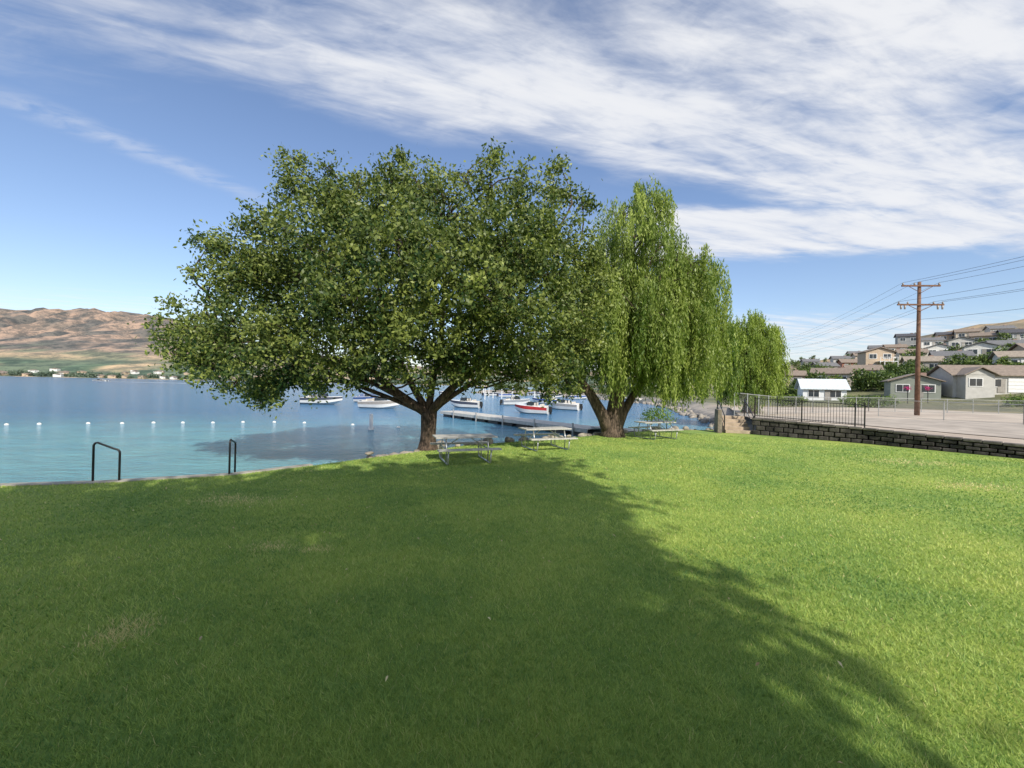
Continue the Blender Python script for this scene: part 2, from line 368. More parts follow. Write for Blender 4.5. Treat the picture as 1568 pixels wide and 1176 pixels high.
for px,py,r,dy in CL:
    Yd=TY+dy; clumps.append((W(px,py,Yd),r*Yd/FPX))
tree=empty('elm_tree',(0,0,0))
V,Fq,t,tufts=foliage(clumps,42,30,.147,.19,.35,cv=.13)
npmesh('crown_leaves',V,Fq,leafmat('elm_leaf',(.028,.066,.018),(.30,.35,.085),.26),tint=t,parent=tree)
nelm=len(Fq)
mb=MB(); b0=G(655,688); b0[2]=-.05; fk=W(657,630,TY)
mb.tube([b0+[0,0,-.1],b0+[0,0,.06],b0+[0.0,0,.3],b0*.55+fk*.45,fk+[0,0,.0]],[.46,.37,.29,.26,.28],14)
main=[((600,598),(545,545),(470,430),.17,-.3),((625,590),(600,520),(560,370),.14,1.),((690,592),(735,560),(800,450),.16,-.6),((660,590),(680,500),(680,340),.14,.6),((700,600),(770,560),(850,420),.11,.8),((600,600),(520,560),(400,520),.10,-.6),((575,600),(480,560),(330,500),.09,.3)]
ends=[]
for a,b_,c_,rad,dy in main:
    A_=W(*a,TY+dy*.3);B_=W(*b_,TY+dy*.7);C_=W(*c_,TY+dy)
    P=[fk+[0,0,-.12]]
    for tt in np.linspace(0,1,10)[1:]:
        if tt<.25: q=fk*(1-tt*4)+A_*(tt*4)
        elif tt<.5: q=A_*(1-(tt-.25)*4)+B_*((tt-.25)*4)
        else: q=B_*(2-2*tt)+C_*(2*tt-1)
        P.append(q+rng.normal(size=3)*.04)
    P=np.array(P); 
    for _ in range(2): P[1:-1]=(P[:-2]+2*P[1:-1]+P[2:])/4
    mb.tube(list(P),[rad*(1-.8*x) for x in np.linspace(0,1,len(P))],9); ends+= [P[j] for j in (3,5,7,9)]
for (c,tc),(cc,r) in zip(tufts,clumps):
    s=min(ends,key=lambda q:np.linalg.norm(q-c)+(3 if q[2]>c[2] else 0)); limb(mb,s,c,.04,.014,7,.8)
    for q in tc[rng.choice(len(tc),min(len(tc),int(4+r*5)),replace=False)]: limb(mb,c,q,.013,.004,4,.8)
mb.obj('trunk_and_limbs',[barkm],tree,smooth=True)

# weeping willows
def willow(name,base,trunk,lobes,zmin,ns,sc=1.,cols=((.09,.16,.025),(.40,.47,.12)),hang=(1.0,3.2)):
    e=empty(name,(0,0,0)); A=[];C=[];t=[];tot=sum(r*r for _,r,_h in lobes); mb=MB()
    top=trunk[-1]
    for c,r,hf in lobes:
        n=max(10,int(ns*r*r/tot)); nc=max(3,n//13)
        dc=unit(rng.normal(size=(nc,3))*np.array([1,1,.8])+np.array([0,0,.5])); anc=c+dc*(r*rng.uniform(.55,1.08,nc))[:,None]
        for q in anc[rng.choice(nc,min(nc,9),replace=False)]: limb(mb,c,q,.025,.007,5,.6,.06)
        for j in range(nc):
            Lc=rng.uniform(*hang)*hf; tcol=rng.normal(.45,.22)-.18*(dc[j,1]>.5); sway=rng.normal(0,.16,2); sg=rng.uniform(.10,.24)  # curtain tint paints in light and shade, darker on the far side
            for _ in range(13):
                p=anc[j]+rng.normal(size=3)*sg*np.array([1,1,.9]); zend=max(zmin+rng.uniform(-.3,.6),p[2]-Lc*rng.uniform(.7,1.1)); L=p[2]-zend
                if L<.25: continue
                m_=int(L/.058/sc)+1; s1=np.linspace(0,1,m_); out=dc[j]*np.array([1,1,0])
                cur=p[None]+out[None]*(.28*np.sin(s1*1.8))[:,None]+np.array([0,0,-1])[None]*(L*s1)[:,None]+np.array([sway[0],sway[1],0])[None]*(s1**2)[:,None]
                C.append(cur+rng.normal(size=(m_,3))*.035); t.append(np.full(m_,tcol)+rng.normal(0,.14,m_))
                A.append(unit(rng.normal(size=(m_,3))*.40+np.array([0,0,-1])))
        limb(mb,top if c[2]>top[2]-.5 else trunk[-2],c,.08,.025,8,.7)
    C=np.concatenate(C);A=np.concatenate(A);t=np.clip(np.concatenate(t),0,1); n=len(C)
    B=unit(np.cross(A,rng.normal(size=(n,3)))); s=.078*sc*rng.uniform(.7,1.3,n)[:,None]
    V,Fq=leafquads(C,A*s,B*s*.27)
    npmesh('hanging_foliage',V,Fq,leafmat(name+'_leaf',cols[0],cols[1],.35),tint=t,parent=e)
    mb.tube(trunk,[ .60*sc,.46*sc,.36*sc,.30*sc,.24*sc,.15*sc][:len(trunk)],12)
    return e,mb,n
wb=G(938,668); wy=wb[1]; 
trunk=[wb+[0,0,-.15],wb+[0,0,.25],W(940,640,wy),W(946,600,wy),W(950,540,wy),W(962,440,wy)]
lob=[(978,308,36,0,.6),(950,335,32,.6,.6),(1005,322,30,-.4,.6),(935,385,36,.2,.7),(975,365,46,-.8,.6),(1015,375,32,.3,.7),(950,430,45,-.6,.8),(1078,402,28,-.5,.9),(1095,425,20,.4,1.),(1045,418,32,.8,.9),(1015,440,42,-1.2,1),(1092,470,24,0,1.1),(940,480,45,-1.2,.9),(895,440,45,.5,.8),(880,500,40,.3,.7),(910,530,45,1,.8),(985,480,50,-2,1.),(1050,490,42,-1.5,1.1),(1085,520,28,-.3,1.),(990,480,70,2,1),(1050,480,45,2,1),(925,500,60,2,.9),(860,540,28,.5,.6),(960,545,34,0,.7),(1015,530,40,-1,.9),(1000,430,50,1,.8),(1068,540,32,.6,.8),(1060,415,28,-1.2,1.),(1000,520,50,-1.6,.8),(1088,560,22,0,.6),(1030,560,34,-1,.7),(1035,400,24,-.6,.9),(1060,560,30,-1.2,.7),(985,560,30,-1,.6)]
lobes=[(W(a,b_,wy+d),r*(wy+d)/FPX,h_) for a,b_,r,d,h_ in lob]
e,mb,nw=willow('willow_tree',wb,trunk,lobes,1.4,7800,1.15)
mb.tube([wb+[-.15,0,.1],W(925,640,wy-.2),W(905,605,wy-.2),W(880,570,wy),W(860,520,wy)],[.34,.30,.22,.15,.08],10)
mb.tube([wb+[.1,0,.2],W(955,630,wy+.3),W(985,580,wy+.3),W(1030,500,wy)],[.3,.22,.13,.06],10)
mb.obj('trunk_and_limbs',[bark('willow_bark',(.12,.088,.065))],e,smooth=True)
yb=34.; tb_=W(1150,613,yb); tb_[2]=.2
trunk=[tb_,tb_+[0,0,.5],tb_+[.1,0,1.5],tb_+[.1,0,3],tb_+[.1,0,4.5]]
lob=[(1152,498,22,0,.8),(1128,512,22,0,1.),(1175,518,22,0,1.),(1160,535,28,-1,1.),(1135,545,26,-1,1.),(1183,552,16,0,1.),(1114,552,16,0,1.),(1150,560,28,1,1.),(1170,575,20,-.5,.8),(1135,580,20,-.5,.8),(1155,585,20,-1,.8),(1185,580,13,0,.8),(1115,580,14,0,.8)]
lobes=[(W(a,b_,yb+d),r*(yb+d)/FPX,h_) for a,b_,r,d,h_ in lob]
e,mb,n3=willow('willow_tree',tb_,trunk,lobes,.3,3900,1.4,cols=((.11,.18,.025),(.36,.45,.09)),hang=(.8,2.4))
mb.obj('trunk_and_limbs',[barkm],e,smooth=True)
# shrub near the willow
cs=G(1007,655); sh=[(W(1007,632,cs[1]+1),.7),(W(992,638,cs[1]+1),.5),(W(1022,640,cs[1]+1),.5)]
V,Fq,t,_=foliage(sh,16,60,.12,.14,-.6); e=empty('shore_shrub'); npmesh('shrub_leaves',V,Fq,leafmat('shrub_leaf',(.14,.23,.03),(.38,.52,.09),.3),tint=t,parent=e)
mb=MB(); 
for c,r in sh: limb(mb,(c[0],c[1],-.2),c,.03,.01,5)
mb.obj('stems',[barkm],e)
# unseen trees added behind the camera, crowns shaped to cast the lawn shadow
r2=np.random.default_rng(21)
spots=[(1.6,.2,1.5),(1.45,2.2,1.5),(1.3,4.2,1.5),(1.05,6.0,1.45),(.4,7.7,1.4),(-.3,9.4,1.3),(.2,11.2,1.2),(.9,12.4,.9),(-.6,12.6,1.1)]
for gx_ in np.arange(-23,.9,1.3):
    ymax=np.interp(gx_,[-24,-10,-6.5,-3,0],[2.0,6.4,7.9,9.8,10.6])
    for gy_ in np.arange(-1.5,ymax+.3,1.7): spots.append((gx_+r2.normal(0,.15),min(gy_,ymax)+r2.normal(0,.2),r2.uniform(1.45,1.7)))
    spots.append((gx_,ymax,1.4))
gcl=[[],[],[]]
for sx,sy,r in spots:
    hh=7.5+np.clip(sy,0,13)/13*5.5+r2.uniform(-.4,.8)
    gcl[0 if sx>-6 else (1 if sx>-14 else 2)].append((np.array([sx+.51*hh,sy-1.174*hh,hh]),r))
lm=leafmat('shadow_caster_leaf',(.04,.08,.015),(.12,.17,.03),.12)
for grp in gcl:
    cen=np.mean([c for c,_ in grp],0); e=empty('shadow_caster_tree',(0,0,0)); V,Fq,t,tf=foliage(grp,20,9,.46,.45,.3,squash=.95)
    npmesh('crown_leaves',V,Fq,lm,tint=t,parent=e); mb=MB(); bx_,by_=cen[0],cen[1]-.8
    mb.tube([(bx_,by_,-.1),(bx_,by_,1),(bx_+.1,by_,4),(bx_,by_+.1,8)],[.6,.45,.36,.16],10)
    for c,r in grp[::2]: limb(mb,(bx_,by_,r2.uniform(3.5,6.5)),c,.11,.03,6)
    mb.obj('trunk_and_limbs',[barkm],e,smooth=True)

# ------------------------------------------------------------------ shore rocks
import bmesh
def rocks(name,pts,sizes,mt):
    bm=bmesh.new(); bmesh.ops.create_icosphere(bm,subdivisions=2,radius=1); base=np.array([v.co[:] for v in bm.verts]); fs=np.array([[v.index for v in f.verts] for f in bm.faces]); bm.free()
    Vs=[];Fs=[];o=0
    for p,s in zip(pts,sizes):
        sc=s*rng.uniform(.6,1.2,3)*np.array([1,1,.7]); a=rng.uniform(0,6.28); q=base.copy()
        for _ in range(5):
            n_=unit(rng.normal(size=3)); d=q@n_; q=q-np.maximum(d-.65,0)[:,None]*n_
        q=q*sc; ca,sa=math.cos(a),math.sin(a); q=np.stack([q[:,0]*ca-q[:,1]*sa,q[:,0]*sa+q[:,1]*ca,q[:,2]],1)+p
        Vs.append(q);Fs.append(fs+o);o+=len(base)
    return npmesh(name,np.concatenate(Vs),np.concatenate(Fs),mt)
rockm=mat('shore_rock',(.30,.27,.23),.9,.35,3,bump=.5)
P=[];Z_=[]
for a,b_,dn in [(edge[4],edge[5],14),(edge[5],edge[6],8),(edge[6],edge[7],8),(edge[7],edge[8],10),(edge[8],edge[9],10),(edge[9],edge[10],8),(edge[10],edge[11],14)]:
    d=b_-a; L=np.hypot(*d); nr=np.array([-d[1],d[0]])/L
    for _ in range(int(dn*2.6)):
        q=a+d*rng.random()+nr*rng.uniform(.0,1.3); off=(q-a)@nr; P.append(np.array([q[0],q[1],.05-.6*off+rng.normal(0,.05)])); Z_.append(rng.uniform(.13,.32))
rb_pts=LP[14:24]
for a,b_ in zip(rb_pts[:-1],rb_pts[1:]):
    d=b_-a; L=np.hypot(*d); nr=np.array([-d[1],d[0]])/L
    for _ in range(int(L*4)):
        o_=rng.uniform(-3,.8); q=a+d*rng.random()+nr*o_; P.append(np.array([q[0],q[1],-.75-min(0,o_)*.25])); Z_.append(rng.uniform(.25,.6))
rocks('shore_rocks',P,Z_,rockm)

# ------------------------------------------------------------------ retaining wall, lot, road
stone=mat('wall_block',(.055,.05,.045),.95,.6,2.5,bump=.9); capm=mat('wall_cap',(.11,.10,.09),.9,.45,2.,bump=.6)
mb=MB()
def alongwall(step):
    out=[]
    for i in range(len(wallpts)-1):
        a,b_=wallpts[i],wallpts[i+1]; L=np.hypot(*(b_-a)); n_=max(1,round(L/step))
        for j in range(n_):
            t=(j+.5)/n_; out.append((a+(b_-a)*t,wallh[i]*(1-t)+wallh[i+1]*t,math.atan2(*(b_-a)[::-1]),L/n_))
    return out
for row in range(3):
    for p,h,an,L in alongwall(.42):
        rh=(h-.1)/3; off=(.21 if row%2 else 0); ca,sa=math.cos(an),math.sin(an); j=rng.normal(0,.025)
        nrm=np.array([-sa,ca])
        q=p+np.array([ca,sa])*off+nrm*(.16+j+row*.012)
        mb.box((q[0],q[1],rh*(row+.5)-.02),(L-.035,.3,rh-.03),rz=an+rng.normal(0,.04),m=0)
for p,h,an,L in alongwall(.5):
    nrm=np.array([-math.sin(an),math.cos(an)]); q=p+nrm*(.19+rng.normal(0,.012))
    mb.box((q[0],q[1],h-.05),(L-.016,.38,.11),rz=an,m=1)
mb.obj('retaining_wall',[stone,capm],bevel=.025)
lotm,nt,b=newmat('gravel_lot'); co=objco(nt)
c=mixc(nt,sstep(nt,noise(nt,co,.25,6,.65),.35,.65),(.40,.33,.27),(.58,.50,.41)); c=mixc(nt,noise(nt,co,25,5,.8),mixc(nt,1.,c,(.6,.6,.6),'MULTIPLY'),mixc(nt,1.,c,(1.3,1.3,1.3),'MULTIPLY'))
nt.links.new(c,b.inputs['Base Color']); b.inputs['Roughness'].default_value=.95
roadm=mat('sun_bleached_asphalt',(.39,.34,.29),.95,.2,.8,bump=.3)
near=[w+0 for w in wallpts]; nz=wallh; farp=[np.array(q,float) for q in((23.5,46),(42,52),(66,52),(92,45),(92,-2))]
def strip(name,t0,t1,dz_,mt,nt_=14,fine=8):
    vs=[];cols_=0
    for i in range(len(near)-1):
        for j in range(fine+(1 if i==len(near)-2 else 0)):
            u=j/fine; a=near[i]*(1-u)+near[i+1]*u; f_=farp[i]*(1-u)+farp[i+1]*u; z=nz[i]*(1-u)+nz[i+1]*u
            dn=f_-a; dn=dn/np.hypot(*dn); a=a+dn*.3
            for k_ in range(nt_+1):
                t=t0+(t1-t0)*k_/nt_; q=a*(1-t)+f_*t; tt=min(1,t*3); zz=(z-.06)+(.5-z+.06)*(tt*tt*(3-2*tt)); vs.append((q[0],q[1],zz+dz_))
            cols_+=1
    fs=[(a_*(nt_+1)+b2,(a_+1)*(nt_+1)+b2,(a_+1)*(nt_+1)+b2+1,a_*(nt_+1)+b2+1) for a_ in range(cols_-1) for b2 in range(nt_)]
    mb=MB(); mb.add(vs,fs); return mb.obj(name,[mt],smooth=True)
strip('gravel_lot',0,1,0,lotm,28); strip('asphalt_road',.06,.34,.03,roadm,16)

# steps up to the lot
mb=MB(); s0=G(1131,664); tan=mat('tan_step_block',(.40,.32,.24),.9,.2,3,bump=.3); dirn=unit(np.array([.25,1.])); an=math.atan2(dirn[1],dirn[0])-math.pi/2
e=empty('stone_steps',(0,0,0))
for i in range(5):
    q=s0[:2]+dirn*(.2+.34*i); h=.17*(i+1); mb.box((q[0],q[1],h/2),(1.25,.34,h),rz=an)
mb.obj('treads',[tan],e,bevel=.012)
mb=MB(); rt=np.array([dirn[1],-dirn[0]])
for sx in(-1,1):
    a=s0[:2]+rt*.7*sx; b2=a+dirn*1.7
    mb.tube([(*a,0),(*a,.95)],.03,8); mb.tube([(*b2,.7),(*b2,1.8)],.03,8); mb.tube([(*a,.92),(*b2,1.78)],.025,8); mb.tube([(*a,.5),(*b2,1.35)],.018,6)
mb.obj('step_handrails',[black],e)
mb=MB(); q=s0[:2]+rt*(-.95)+dirn*.3; mb.box((q[0],q[1],.62),(.22,.9,1.25),rz=an,taper=.9); mb.obj('stair_side_post',[mat('weathered_timber',(.20,.17,.14),.9,.3,6)],e,bevel=.02)

# black picket fence on the wall
mb=MB(); fa=wallpts[0]+np.array([.35,.30]); fb=wallpts[1]+np.array([.35,.30]); za,zb=.86,.72; L=np.hypot(*(fb-fa)); npk=int(L/.115)
an=math.atan2(*(fb-fa)[::-1])
for i in range(npk+1):
    t=i/npk; q=fa*(1-t)+fb*t; z=za*(1-t)+zb*t; big=(i%18==0 or i==npk)
    mb.box((q[0],q[1],z+.54),(.055 if big else .016,)*2+(1.14 if big else .98,),rz=an)
for h in(.12,1.02): mb.tube([(*fa,za+h),(*fb,zb+h)],.018,6)
mb.obj('black_picket_fence',[black])
# chain link fences
steel=mat('fence_steel',(.42,.43,.43),.4,.1,5,metal=.5)
def chain(pts,zs,h):
    mb=MB()
    for i in range(len(pts)-1):
        a=np.array(pts[i]);b_=np.array(pts[i+1]);L=np.hypot(*(b_-a)); n_=max(1,int(L/2.6))
        za,zb=zs[i],zs[i+1]
        for j in range(n_+1):
            t=j/n_; q=a*(1-t)+b_*t; z=za*(1-t)+zb*t; mb.tube([(*q,z-.1),(*q,z+h+.05)],.03,6)
        mb.tube([(*a,za+h),(*b_,zb+h)],.022,6); mb.tube([(*a,za+.05),(*b_,zb+.05)],.01,5)
        k_=0.; 
        while k_<L+h:
            for sg in(1,-1):
                u0_=k_; u1_=k_-h
                lo,hi=(0.,h)
                if u0_>L: lo=u0_-L
                if u1_<0: hi=u0_
                if hi>lo:
                    pa=u0_-lo; pb=u0_-hi
                    if sg<0: pa=L-pa; pb=L-pb
                    qa=a+(b_-a)*pa/L; qb=a+(b_-a)*pb/L; z1=za+(zb-za)*pa/L; z2=za+(zb-za)*pb/L
                    w=.0035; mb.add([(*qa,z1+lo-w),(*qa,z1+lo+w),(*qb,z2+hi+w),(*qb,z2+hi-w)],[(0,1,2,3)])
            k_+=.14
    return mb.obj('chain_link_fence',[steel])
A=W(1127,628,25);
chain([(A[0],25.2),(W(1190,628,33)[0],33.),(W(1330,628,42)[0],42.),(W(1568,628,43)[0],43.),(70,43)],[.80,.5,.5,.5,.5],1.35)
chain([(W(1345,640,33)[0],33.),(W(1568,640,27)[0],27.),(42,22)],[.5,.48,.5],1.3)

# ------------------------------------------------------------------ utility poles and lines
wood=mat('pole_wood',(.15,.08,.05),.9,.3,4,bump=.3); ins=mat('insulator',(.30,.28,.26),.3,.1,9)
def pole(p,h,yaw):
    e=empty('utility_pole',(p[0],p[1],p[2]),yaw); mb=MB(); mb.tube([(0,0,-.5),(0,0,h)],[.19,.12],12); mb.obj('pole_shaft',[wood],e,smooth=True)
    mb=MB(); mb.box((0,-.16,h-.35),(3.0,.1,.13)); mb.box((0,-.16,h-1.95),(3.6,.1,.13))
    for s in(-1,1): mb.tube([(0,-.16,h-.95),(s*.9,-.16,h-.42)],.025,5); mb.tube([(0,-.16,h-2.5),(s*.9,-.16,h-2.02)],.025,5)
    mb.obj('crossarms',[wood],e)
    mb=MB()
    for x,z in((-1.4,h-.28),(-.5,h-.28),(1.4,h-.28),(-1.7,h-1.88),(-1.0,h-1.88),(1.0,h-1.88),(1.7,h-1.88)):
        mb.tube([(x,-.16,z),(x,-.16,z+.08),(x,-.16,z+.2)],[.05,.075,.03],8)
    for x in(-1.55,-1.25,1.3,1.65): mb.tube([(x,-.2,h-2.03),(x,-.2,h-2.35)],[.08,.06],8)
    mb.obj('insulators',[ins],e,smooth=True)
    return [Matrix.Rotation(yaw,3,'Z')@Vector((x,-.16,z))+Vector([float(a) for a in p]) for x,z in((-1.4,h-.08),(-.5,h-.08),(1.4,h-.08),(-1.7,h-1.7),(1.0,h-1.7),(1.7,h-1.7),(0,h-3.2))]
pb=G(1404,636,.5); h=CH+D(1408,432)[2]*pb[1]-.5
a0=pole(pb,h,math.radians(-6)); a1=pole((31.,-6.,.4),h+.3,math.radians(-4)); p2=np.array([70.,112.,T(70.,112.)]); a2=pole(p2,h,math.radians(-30))
mb=MB()
for A_,B_ in((a0,a1),(a0,a2)):
    for p,q in zip(A_,B_):
        pts=[p.lerp(q,t)-Vector((0,0,4*.9*t*(1-t))) for t in np.linspace(0,1,20)]; mb.tube(pts,.011,4)
mb.obj('power_lines',[black])

# ------------------------------------------------------------------ houses on the hillside
glass=mat('window_glass',(.03,.04,.05),.1,.2,2); whitep=mat('white_trim',(.75,.75,.73),.6,.05,4)
cache={}
def cm(nm,c,**k):
    key=(nm,c)
    if key not in cache: cache[key]=mat(nm,c,**k)
    return cache[key]
def house(p,yaw,w,d,h,rh,wc,rc,axis='x',storeys=1,garage=False,name='hillside_house',deck=False,wing=True):
    e=empty(name,(p[0],p[1],p[2]),yaw); wm=cm('siding',wc,scale=1.5,var=.08); rm=cm('roof_shingle',rc,scale=3,var=.18)
    mb=MB(); mb.box((0,0,h/2-1.5),(w,d,h+3)); 
    if wing: mb.box((-w*.28,-d*.5-.9,h*.5-1.5),(w*.34,1.9,h+2.98))
    def gable(mbb,cx,cy,ww,dd,z,rr_,ax,m=0,tri=None):
        o=.45
        if ax=='x':
            a=ww/2+o;b_=dd/2+o; vs=[(-a,-b_,z-.15),(a,-b_,z-.15),(a,b_,z-.15),(-a,b_,z-.15),(-a,0,z+rr_),(a,0,z+rr_)]
        else:
            a=ww/2+o;b_=dd/2+o; vs=[(a,-b_,z-.15),(a,b_,z-.15),(-a,b_,z-.15),(-a,-b_,z-.15),(0,-b_,z+rr_),(0,b_,z+rr_)]
        vs=[(x+cx,y+cy,q) for x,y,q in vs]; vs2=[(x,y,q+.14) for x,y,q in vs]
        mbb.add(vs2+vs,[(0,1,5,4),(2,3,4,5),(6,10,11,7),(8,11,10,9),(0,6,7,1),(2,8,9,3),(0,4,10,6),(4,3,9,10),(1,7,11,5),(5,11,8,2)],m)
        if tri is not None:
            q=z-.01
            if ax=='x': t1=[(-ww/2,-dd/2,q),(-ww/2,dd/2,q),(-ww/2,0,q+rr_*.86),(ww/2,-dd/2,q),(ww/2,dd/2,q),(ww/2,0,q+rr_*.86)]
            else: t1=[(-ww/2,-dd/2,q),(ww/2,-dd/2,q),(0,-dd/2,q+rr_*.86),(-ww/2,dd/2,q),(ww/2,dd/2,q),(0,dd/2,q+rr_*.86)]
            tri.add([(x+cx,y+cy,k_) for x,y,k_ in t1],[(0,1,2),(3,4,5)],0)
    rb2=MB(); gable(rb2,0,0,w,d,h,rh,axis,0,mb)
    if wing: gable(rb2,-w*.28,-d*.5-.4,w*.34,3.0,h-.05,rh*.7,'y',0,mb)
    mb.obj('walls',[wm],e); rb2.obj('roof',[rm],e)
    gb=MB();tb2=MB(); sh=h/storeys; fy=-d/2
    for s in range(storeys):
        nn_=max(2,int(w/2.6))
        for i in range(nn_):
            x=-w/2+w*(i+.5)/nn_
            inw=wing and abs(x+w*.28)<w*.17
            yy_=fy-1.85 if inw else fy; ww_=min(1.5,w/nn_*.62)
            if garage and s==0 and i==nn_-1: continue
            zc=s*sh+sh*.55; tb2.box((x,yy_-.03,zc),(ww_+.22,.08,1.32)); gb.box((x,yy_-.075,zc),(ww_,.03,1.1)); tb2.box((x,yy_-.10,zc),(.05,.02,1.1))
    tb2.obj('window_frames',[whitep],e); gb.obj('windows',[glass],e)
    mb=MB(); mb.box((w*.08,fy-.04,1.05),(.95,.08,2.1)); mb.obj('door',[cm('door_paint',(.25,.08,.05) if rng.random()<.15 else (.30,.28,.25))],e)
    if garage:
        mb=MB(); x=w/2-w/nn_*.5
        for q in range(4): mb.box((x,fy-.05,.32+.54*q),(min(3.6,w/nn_*1.2),.09,.5))
        mb.obj('garage_door',[whitep],e)
    if deck:
        mb=MB(); mb.box((w*.15,fy-1.3,sh*(storeys-1)+.05),(w*.6,2.4,.15))
        for x in np.linspace(-w*.15,w*.45,5): mb.box((x,fy-2.45,sh*(storeys-1)-1+.0),(.14,.14,2.1)); mb.box((x,fy-2.45,sh*(storeys-1)+.6),(.1,.1,1.))
        mb.box((w*.15,fy-2.45,sh*(storeys-1)+1.1),(w*.6,.08,.08)); mb.obj('deck',[whitep],e)
    mb=MB(); mb.box((w*.25,d*.1,h+rh*.8),(.7,.7,1.1)); mb.obj('chimney',[cm('chimney_brick',(.3,.2,.16))],e)
    return e
WG=(.46,.45,.42);TN=(.45,.35,.25);GR=(.26,.27,.27);BG=(.52,.46,.37);SG=(.24,.26,.22);WT=(.68,.67,.63);RB=(.34,.14,.09)
rG=(.15,.15,.155);rB=(.24,.19,.15);rT=(.30,.25,.20);rD=(.07,.07,.08)
HL=[(1395,609,52,SG,rB,'y',1,0,0),(1500,611,120,WG,rB,'x',1,1,0),(1275,591,60,BG,rB,'x',1,0,0),(1208,592,36,TN,rB,'x',1,0,0),
 (1340,571,34,TN,rB,'y',2,0,1),(1302,568,30,RB,rB,'x',1,0,1),(1262,574,28,BG,rG,'x',1,1,0),
 (1455,564,44,WG,rG,'x',1,0,1),(1435,548,30,WT,rG,'y',1,0,1),(1540,546,44,GR,rG,'x',1,0,1),(1395,555,28,BG,rB,'x',1,0,1),(1360,557,26,TN,rT,'x',1,1,0),
 (1322,556,25,BG,rB,'x',1,0,0),(1287,560,24,WG,rG,'x',1,0,0),(1388,537,24,GR,rD,'x',2,0,0),(1425,533,24,WT,rG,'x',1,0,1),(1468,535,28,WG,rG,'y',1,0,1),
 (1508,528,28,TN,rB,'x',1,0,0),(1552,524,30,GR,rD,'x',1,0,1),(1480,520,22,BG,rB,'x',1,0,0),(1530,516,22,WG,rG,'x',1,0,0),(1450,524,20,TN,rD,'x',1,0,0),(1500,549,30,WT,rG,'y',1,0,0),(1345,543,22,WG,rG,'x',1,0,0),(1560,574,52,WT,rT,'x',1,1,0),(1240,563,22,GR,rG,'x',1,0,0),
 (1412,572,32,BG,rT,'x',1,0,0),(1320,585,32,WG,rB,'x',1,0,0),(1370,543,20,BG,rB,'x',1,0,0),(1310,550,20,WT,rG,'x',1,0,0),(1620,600,110,TN,rB,'x',1,1,0),(1640,560,80,WG,rG,'x',1,0,1)]
houses=[]
for (px,py,wp,wc,rc,ax,st,ga,dk) in HL:
    p=hit(px,py,68 if py>600 else 80); w=wp*.82*p[1]/FPX; w=min(max(w,6.0),18); d=w*.55 if ax=='x' else w*.8
    yaw=-math.atan2(p[0],p[1])*.6+rng.normal(0,.16)
    house(p,yaw,w,min(d,9),2.7*st,min(1.6,w*.11+.4),wc,rc,ax,st,bool(ga),deck=bool(dk),wing=(w>9)); houses.append(p)
p=hit(1257,612,56); house(p,-.42,6.2,4.6,1.9,1.6,(.72,.74,.75),(.60,.66,.70),'x',1,False,'white_boat_house',wing=False); houses.append(p)
# pink flowers by the grey house
for px in(1390,1421):
    q=W(px,594,62); e=empty('flower_basket',(0,0,0)); V,Fq,t,_=foliage([(q,.42)],10,160,.10,.07,0); npmesh('petals',V,Fq,leafmat('pink_petal',(.55,.02,.18),(.8,.06,.35),.2),tint=t,parent=e)
    mb=MB(); zt=float(T(q[0],q[1])); mb.tube([(q[0],q[1],zt),(q[0],q[1],q[2]-.25)],.05,6); mb.obj('basket_post',[black],e)
# low shrubs along the far edge of the lot
cl=[]
for px in np.concatenate([np.arange(1196,1228,5),np.arange(1296,1372,4.5),np.arange(1545,1600,5)]):
    Yh=54+rng.normal(0,.5); q=W(px,610,Yh); cl.append((np.array([q[0],q[1],float(T(q[0],q[1]))+.75]),rng.uniform(.6,.95)))
V,Fq,t,_=foliage(cl,16,24,.26,.2,0); npmesh('lot_shrubs',V,Fq,leafmat('hedge_leaf',(.05,.10,.02),(.20,.28,.06),.2),tint=t)

# ------------------------------------------------------------------ yard trees, hedges, distant trees
cl=[]
for _ in range(420):
    px=rng.uniform(1195,1640); py=rng.uniform(518 if px>1380 else 550,600); p=hit(px,py,72,330)
    if min(np.hypot(*(p[:2]-h_[:2])) for h_ in houses)<6.0: continue
    s=rng.uniform(.7,2.0); cl.append((p+[0,0,s*.9],s)); 
    if rng.random()<.5: cl.append((p+[rng.normal(0,s*.5),0,s*1.6],s*.75))
for a,b_,n_ in (((1190,586),(1240,588),14),((1300,588),(1368,587),18),((1440,578),(1500,576),14),((1460,560),(1500,557),10),((1195,606),(1225,608),9),((1500,584),(1568,584),12)):
    for t in np.linspace(0,1,n_): 
        p=hit(a[0]+(b_[0]-a[0])*t,a[1]+(b_[1]-a[1])*t,66,330); cl.append((p+[0,0,.9],1.2))
V,Fq,t,_=foliage(cl,12,10,.5,.3,0); npmesh('yard_trees',V,Fq,leafmat('yard_leaf',(.045,.085,.02),(.17,.23,.05),.2),tint=t)
cl=[]
for _ in range(90):
    u=rng.random(); i=rng.integers(0,6); a=np.array([(24.6,63),(27,81),(23,106),(13,130),(-5,142),(-13,150)][i],float); b_=np.array([(27,81),(23,106),(13,130),(-5,142),(-13,150),(0,180)][i],float)
    q=a*(1-u)+b_*u+np.array([rng.uniform(3,10),rng.uniform(4,16)]); s=rng.uniform(.7,1.8); cl.append((np.array([q[0],q[1],float(T(q[0],q[1]))+s*.7]),s))
V,Fq,t,_=foliage(cl,12,8,.5,.3,0); npmesh('point_trees',V,Fq,leafmat('point_leaf',(.05,.085,.03),(.15,.20,.06),.2),tint=t)
cl=[]
for _ in range(190):
    x=rng.uniform(-1050,-100); y=np.interp(x,[-1200,-700,-300,50],[650,720,880,800])+rng.uniform(4,50); s=rng.uniform(3,7); cl.append((np.array([x,y,float(T(x,y))+s*.5]),s))
